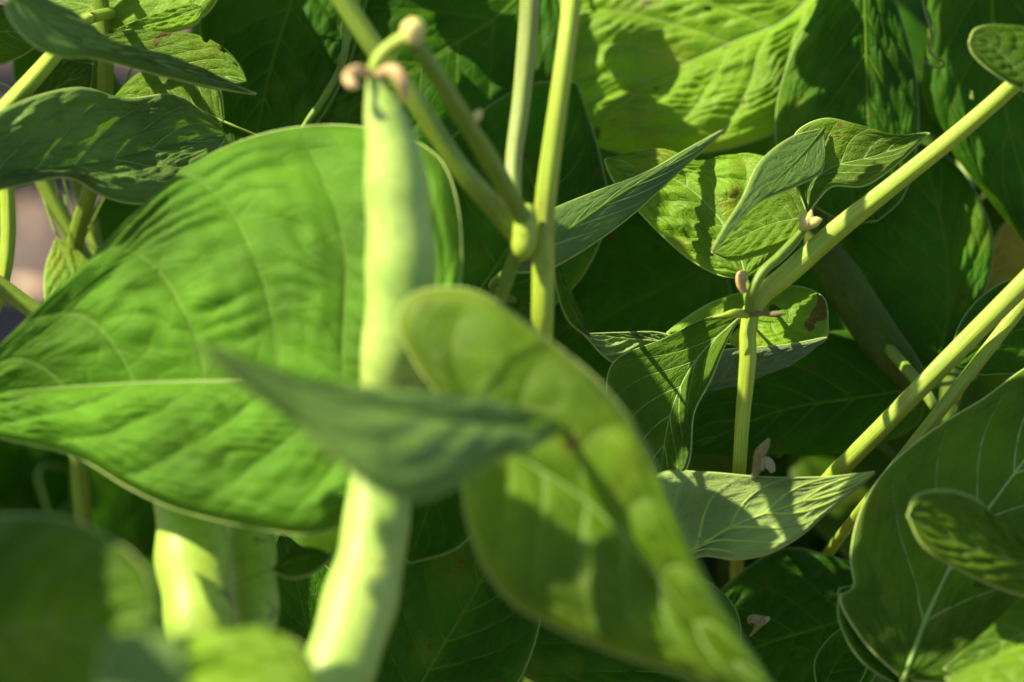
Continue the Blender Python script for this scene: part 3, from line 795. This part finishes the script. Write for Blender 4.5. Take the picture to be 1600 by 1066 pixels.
# ================================================================== shaded plant at the bottom
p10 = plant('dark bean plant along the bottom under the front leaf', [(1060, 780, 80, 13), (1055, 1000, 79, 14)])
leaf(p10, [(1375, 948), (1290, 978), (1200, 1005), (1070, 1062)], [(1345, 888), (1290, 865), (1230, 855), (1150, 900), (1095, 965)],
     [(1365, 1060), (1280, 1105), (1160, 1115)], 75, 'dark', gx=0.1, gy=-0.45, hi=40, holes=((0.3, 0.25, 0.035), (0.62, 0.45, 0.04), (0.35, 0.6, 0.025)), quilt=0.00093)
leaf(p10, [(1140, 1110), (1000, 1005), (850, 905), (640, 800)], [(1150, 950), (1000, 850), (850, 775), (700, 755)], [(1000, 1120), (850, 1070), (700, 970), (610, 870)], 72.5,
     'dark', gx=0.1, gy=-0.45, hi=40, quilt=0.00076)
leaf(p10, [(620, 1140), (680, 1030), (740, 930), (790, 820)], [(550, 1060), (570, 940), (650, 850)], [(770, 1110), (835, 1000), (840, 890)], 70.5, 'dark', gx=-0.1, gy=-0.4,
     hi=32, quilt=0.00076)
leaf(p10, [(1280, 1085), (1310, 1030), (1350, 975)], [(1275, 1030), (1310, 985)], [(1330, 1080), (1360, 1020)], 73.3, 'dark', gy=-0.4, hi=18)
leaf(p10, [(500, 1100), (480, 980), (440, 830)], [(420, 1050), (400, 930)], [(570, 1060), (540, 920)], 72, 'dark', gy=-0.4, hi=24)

# ================================================================== fine hairs on the sharp stems
def hairs(o, count, length, seed):
    r = random.Random(seed)
    me = o.data
    org = np.array(o['_w'])
    V, F = [], []
    n = len(me.polygons)
    for _ in range(count):
        p = me.polygons[r.randrange(n)]
        c = np.array(p.center) + org
        q = project(c)
        if not (-50 < q[0] < 1650 and -50 < q[1] < 1110):
            continue
        nn = np.array(p.normal)
        if nn @ (c - CAM) > 0.2 * np.linalg.norm(c - CAM):
            continue
        k = np.array([r.uniform(-1, 1) for _ in range(3)])
        d = nn + 0.7 * k
        d *= length * r.uniform(0.5, 1.2) / np.linalg.norm(d)
        w = np.cross(d, FWD)
        w *= 0.00005 / (np.linalg.norm(w) + 1e-9)
        i = len(V)
        V += [c - w, c + w, c + d * 0.6 + w * 0.7, c + d - np.array([0, 0, length * 0.2])]
        F += [[i, i + 1, i + 2], [i, i + 2, i + 3]]
    if V:
        h = obj('hairs', V, F, M['hair'], o)
        h['kind'] = 'stuff'


for pl_, n_ in ((p6, 900), (p8, 900)):
    for ch in pl_['root'].children:
        if ch.name.startswith(('stem', 'branch')):
            hairs(ch, n_, 0.0011, n_)
# ================================================================== rows behind
BACK = []
for k, (bx, bd) in enumerate(((330, 92), (760, 96), (1180, 94), (1560, 95), (1000, 112), (420, 118), (1500, 116))):
    BACK.append(plant('bean plant in the dark row behind, half hidden by nearer leaves',
                      [(bx, -160, bd + 3, 12), (bx + 20, 200, bd + 1, 12), (bx - 10, 700, bd, 13)], group='bean plants in the dark row behind', ns=10))


def back_leaves():
    r = random.Random(21)
    for row, (d0, y0, y1, step) in enumerate(((88, -60, 1120, 175), (104, -100, 1000, 190))):
        y = y0
        while y < y1:
            x = -120 + r.uniform(0, 90)
            while x < 1760:
                X, Y, D = x + r.uniform(-30, 30), y + r.uniform(-30, 30), d0 + r.uniform(-4, 6)
                x += step
                if -420 < X < 420 and -200 < Y < 640:
                    continue
                pt = P(X, Y, D)
                if pt[2] < 0.03:
                    continue
                pl = min(BACK, key=lambda q: np.min(np.linalg.norm(q['stem'] - pt, axis=1)))
                an = r.uniform(-2.6, -0.5)
                t = RIGHT * math.cos(an) + UP * math.sin(an) + FWD * r.uniform(-0.5, 0.2)
                nn = UP * 0.75 - FWD * 0.8 + RIGHT * r.uniform(-0.4, 0.4)
                gleaf(pl, pt, t, nn, r.uniform(0.055, 0.085), r.choice(('dark', 'dark', 'mid')), droop=r.uniform(0.1, 0.35))
            y += step * 0.8


back_leaves()

# ================================================================== unseen plant added outside the frame, its leaves laid out to cast shade
tall = plant('unseen tall bean plant added beside the row to cast shade', [(-900, -3900, 118, 9), (-800, -2600, 118, 12), (-700, -1300, 118, 14), (-640, 0, 118, 15), (-620, 600, 118, 15)], group='unseen plants added for shade')


# base point, tip direction, facing direction (metres, world), length and parent of each added shade leaf
SHADE_EXIT = (0.341, 0.838, 0.583)
SHADE_LEAVES = [
#SHADE_LEAVES_START
    (-0.1701, 0.4806, 0.3160, 0.6231, 0.5999, 0.5018, -0.6135, 0.1018, 0.7902, 0.0850, 31),
    (-0.0133, 0.6138, 0.4042, -0.7555, -0.2481, -0.6063, -0.7806, 0.0243, 0.6561, 0.0600, 28),
    (-0.0601, 0.6783, 0.3334, 0.3959, 0.8604, 0.3208, -0.4751, 0.0093, 0.9008, 0.0600, 39),
    (-0.1049, 0.5317, 0.3811, 0.7729, -0.1415, 0.6186, -0.5360, -0.1294, 0.8514, 0.0210, 17),
    (-0.0087, 0.6920, 0.3409, 0.6231, 0.5999, 0.5018, -0.6273, -0.1051, 0.7783, 0.0300, 15),
    (-0.0878, 0.6578, 0.3565, 0.4698, -0.8000, 0.3731, -0.5579, -0.1531, 0.8337, 0.0300, 11),
    (0.0830, 0.7245, 0.3756, -0.6231, -0.5999, -0.5018, -0.5623, 0.0190, 0.8309, 0.0850, -1),
    (-0.1416, 0.6289, 0.3462, 0.7729, -0.1415, 0.6186, -0.5382, 0.0537, 0.8504, 0.0300, 42),
    (-0.0132, 0.7273, 0.3203, 0.6231, 0.5999, 0.5018, -0.6292, 0.1193, 0.7778, 0.0150, 39),
    (-0.1264, 0.7675, 0.3133, 0.4698, -0.8000, 0.3731, -0.7042, -0.1298, 0.7166, 0.0850, 35),
    (0.0130, 0.7109, 0.3433, 0.6231, 0.5999, 0.5018, -0.7448, -0.0406, 0.6845, 0.0150, 4),
    (-0.0764, 0.6822, 0.3570, 0.6726, -0.5096, 0.5367, -0.5131, 0.0497, 0.8705, 0.0300, 23),
    (-0.1209, 0.5453, 0.3767, 0.6726, -0.5096, 0.5367, -0.6040, 0.0433, 0.7977, 0.0300, 3),
    (-0.0493, 0.6031, 0.3622, -0.3959, -0.8604, -0.3208, -0.6025, -0.0235, 0.7986, 0.0150, 1),
    (-0.0351, 0.7232, 0.3125, 0.6231, 0.5999, 0.5018, -0.5805, -0.0541, 0.8160, 0.0150, 39),
    (0.0025, 0.6824, 0.3705, -0.7555, -0.2481, -0.6063, -0.5913, 0.0683, 0.8079, 0.0300, 29),
    (-0.1085, 0.5627, 0.3127, -0.4698, 0.8000, -0.3731, -0.5515, 0.0473, 0.8397, 0.0150, 17),
    (-0.1563, 0.4758, 0.3205, 0.6726, -0.5096, 0.5367, -0.5350, 0.0899, 0.8531, 0.0850, 0),
    (-0.0850, 0.6406, 0.3537, 0.7729, -0.1415, 0.6186, -0.6485, -0.0878, 0.7614, 0.0210, 5),
    (-0.1752, 0.7456, 0.2207, -0.1956, 0.9687, -0.1527, -0.7000, 0.0109, 0.7206, 0.0850, 36),
    (-0.1194, 0.6882, 0.3275, -0.6726, 0.5096, -0.5367, -0.6178, 0.0797, 0.7868, 0.0300, 33),
    (-0.1166, 0.5689, 0.3630, -0.1084, -0.9899, -0.0910, -0.5835, -0.0416, 0.8137, 0.0150, 47),
    (0.0474, 0.7186, 0.3113, 0.3959, 0.8604, 0.3208, -0.6875, -0.1792, 0.7298, 0.0150, 10),
    (-0.0681, 0.6823, 0.3467, -0.3959, -0.8604, -0.3208, -0.6914, 0.0194, 0.7275, 0.0300, 2),
    (-0.1337, 0.6373, 0.3544, 0.7729, -0.1415, 0.6186, -0.6427, -0.0313, 0.7663, 0.0210, 34),
    (-0.1145, 0.7887, 0.3009, -0.1084, -0.9899, -0.0910, -0.4854, -0.0614, 0.8922, 0.0850, 9),
    (-0.0295, 0.7392, 0.3184, -0.7555, -0.2481, -0.6063, -0.4744, -0.0384, 0.9011, 0.0210, 14),
    (0.0007, 0.8061, 0.3324, -0.1084, -0.9899, -0.0910, -0.6739, -0.1908, 0.7407, 0.0600, 40),
    (0.0297, 0.6035, 0.4350, -0.7555, -0.2481, -0.6063, -0.6787, -0.0362, 0.7375, 0.0850, 6),
    (0.0520, 0.7030, 0.3202, 0.7555, 0.2481, 0.6063, -0.7735, 0.0464, 0.6618, 0.0150, 6),
    (-0.0591, 0.6423, 0.3675, -0.6231, -0.5999, -0.5018, -0.6986, -0.0829, 0.7213, 0.0150, 18),
    (-0.1572, 0.6690, 0.3177, -0.3959, -0.8604, -0.3208, -0.7452, -0.0465, 0.6841, 0.0850, 36),
    (0.1009, 0.7682, 0.3609, -0.6726, 0.5096, -0.5367, -0.6144, -0.0533, 0.7889, 0.0850, 6),
    (-0.1144, 0.7403, 0.3149, 0.7729, -0.1415, 0.6186, -0.6238, -0.1407, 0.7810, 0.0600, 9),
    (-0.1274, 0.6321, 0.3566, 0.1084, 0.9899, 0.0910, -0.7838, 0.0569, 0.6536, 0.0210, 18),
    (-0.0914, 0.7811, 0.3411, -0.7729, 0.1415, -0.6186, -0.5534, -0.1190, 0.8375, 0.0850, 46),
    (-0.2025, 0.6631, 0.2496, 0.3959, 0.8604, 0.3208, -0.6705, 0.0828, 0.7445, 0.0850, 34),
    (-0.2209, 1.2076, 0.0518, -0.7555, -0.2481, -0.6063, -0.5051, -0.0148, 0.8766, 0.0850, 19),
    (-0.0659, 0.6839, 0.3260, -0.4698, 0.8000, -0.3731, -0.7231, 0.0795, 0.7024, 0.0150, 2),
    (-0.0121, 0.7045, 0.3184, 0.1084, 0.9899, 0.0910, -0.5096, 0.0694, 0.8734, 0.0210, 4),
    (0.0014, 0.7613, 0.3053, 0.6726, -0.5096, 0.5367, -0.6982, 0.0305, 0.7221, 0.0300, 26),
    (-0.0563, 0.7068, 0.3306, 0.1084, 0.9899, 0.0910, -0.6213, -0.1010, 0.7832, 0.0150, 2),
    (-0.1373, 0.6269, 0.3473, -0.1956, 0.9687, -0.1527, -0.5179, 0.0710, 0.8667, 0.0150, 24),
    (-0.1396, 0.4203, 0.2983, 0.3959, 0.8604, 0.3208, -0.6578, -0.2227, 0.7534, 0.0850, 17),
    (-0.2381, 1.4403, 0.0740, -0.4698, 0.8000, -0.3731, -0.6083, 0.1652, 0.7947, 0.0850, 45),
    (-0.2471, 1.3287, 0.0711, 0.1084, 0.9899, 0.0910, -0.7465, -0.0334, 0.6832, 0.0600, 25),
    (-0.0477, 0.7940, 0.3033, 0.7555, 0.2481, 0.6063, -0.6333, -0.2073, 0.7731, 0.0850, 27),
    (-0.0477, 0.5959, 0.3609, 0.3959, 0.8604, 0.3208, -0.5893, 0.1400, 0.8098, 0.0150, 13),
    (-0.0461, 0.6663, 0.3544, -0.4698, 0.8000, -0.3731, -0.7340, 0.0460, 0.6935, 0.0150, 2),
    (-0.1178, 0.6282, 0.3255, -0.1084, -0.9899, -0.0910, -0.5827, 0.1399, 0.8151, 0.0150, 42),
    (-0.0912, 0.5429, 0.3825, -0.6231, -0.5999, -0.5018, -0.6963, -0.1079, 0.7231, 0.0150, 3),
    (-0.0498, 0.5574, 0.3775, -0.7729, 0.1415, -0.6186, -0.7566, 0.0416, 0.6754, 0.0150, 50),
#SHADE_LEAVES_END
]
BASES = [np.array(c[:3]) for c in SHADE_LEAVES]
for k, (bx, by, bz, tx, ty, tz, nx, ny, nz, L, par) in enumerate(SHADE_LEAVES):
    bq = BASES[k]
    lf = gleaf(tall, bq, (tx, ty, tz), (nx, ny, nz), L, ('mid', 'dark', 'olive')[k % 3], droop=0.05, fold=0.08, hi=10, pet=False)
    if par >= 0:
        qq = BASES[par]
        mm = bq * 0.5 + qq * 0.5 + SUN * 0.01
        tube('petiole', [(*bq, 0.0004), (*mm, 0.0004), (*qq, 0.00045)], M['stem_dark'], lf, ns=6, n=10, origin=bq)
    else:
        far = np.array(SHADE_EXIT)
        qq = tall['stem'][np.argmin(np.linalg.norm(tall['stem'] - far - np.array([0, 0, 0.05]), axis=1))]
        tube('petiole', [(*bq, 0.0008), (*far, 0.0009), (*qq, 0.0014)], M['stem_dark'], lf, ns=6, n=24, origin=bq)

# ================================================================== small loose things
wf = empty('withered_flower', P(1186, 752, 70.6))
wf['label'] = 'tan withered flower standing on the edge of the pale underside leaf'
wf['category'] = 'flower'
blob('petal', [(1178, 748, 70.6, 5), (1184, 728, 70.5, 8), (1188, 708, 70.4, 9), (1196, 696, 70.4, 7), (1202, 685, 70.4, 2)], 'dry', wf, flat=0.5)
blob('petal', [(1190, 735, 70.5, 3), (1196, 720, 70.4, 7), (1203, 727, 70.4, 8), (1208, 738, 70.4, 4)], 'white', wf, flat=0.5)
wp = empty('withered_petal', P(1190, 985, 73.6))
wp['label'] = 'whitish withered petal with a brown crease lying on a dark leaf'
wp['category'] = 'petal'
blob('petal', [(1170, 974, 73.5, 2), (1176, 967, 73.2, 7), (1190, 970, 73.2, 8), (1202, 966, 73.3, 3)], 'white', wp, flat=0.6)
blob('crease', [(1172, 994, 73.0, 2), (1184, 980, 72.8, 4), (1192, 970, 72.8, 5), (1196, 964, 72.9, 2)], 'dry', wp, flat=0.7)
g = ground_point(58, 458)
st = empty('straw_piece', g)
st['label'] = 'pinkish sunlit piece of straw on the bare soil at the left'
st['category'] = 'straw'
dg = project(g)[2] - 1.2
blob('stem', [(14, 446, dg, 5), (30, 450, dg, 14), (60, 458, dg, 15), (84, 464, dg, 10)], 'straw', st)
g2 = ground_point(54, 352)
st2 = empty('straw_piece', g2)
st2['label'] = 'thin tan straw standing up from the soil at the left'
st2['category'] = 'straw'
dg = project(g2)[2] - 1.0
blob('stem', [(46, 300, dg, 4), (50, 330, dg, 5), (56, 356, dg, 6), (60, 362, dg, 3)], 'straw', st2)
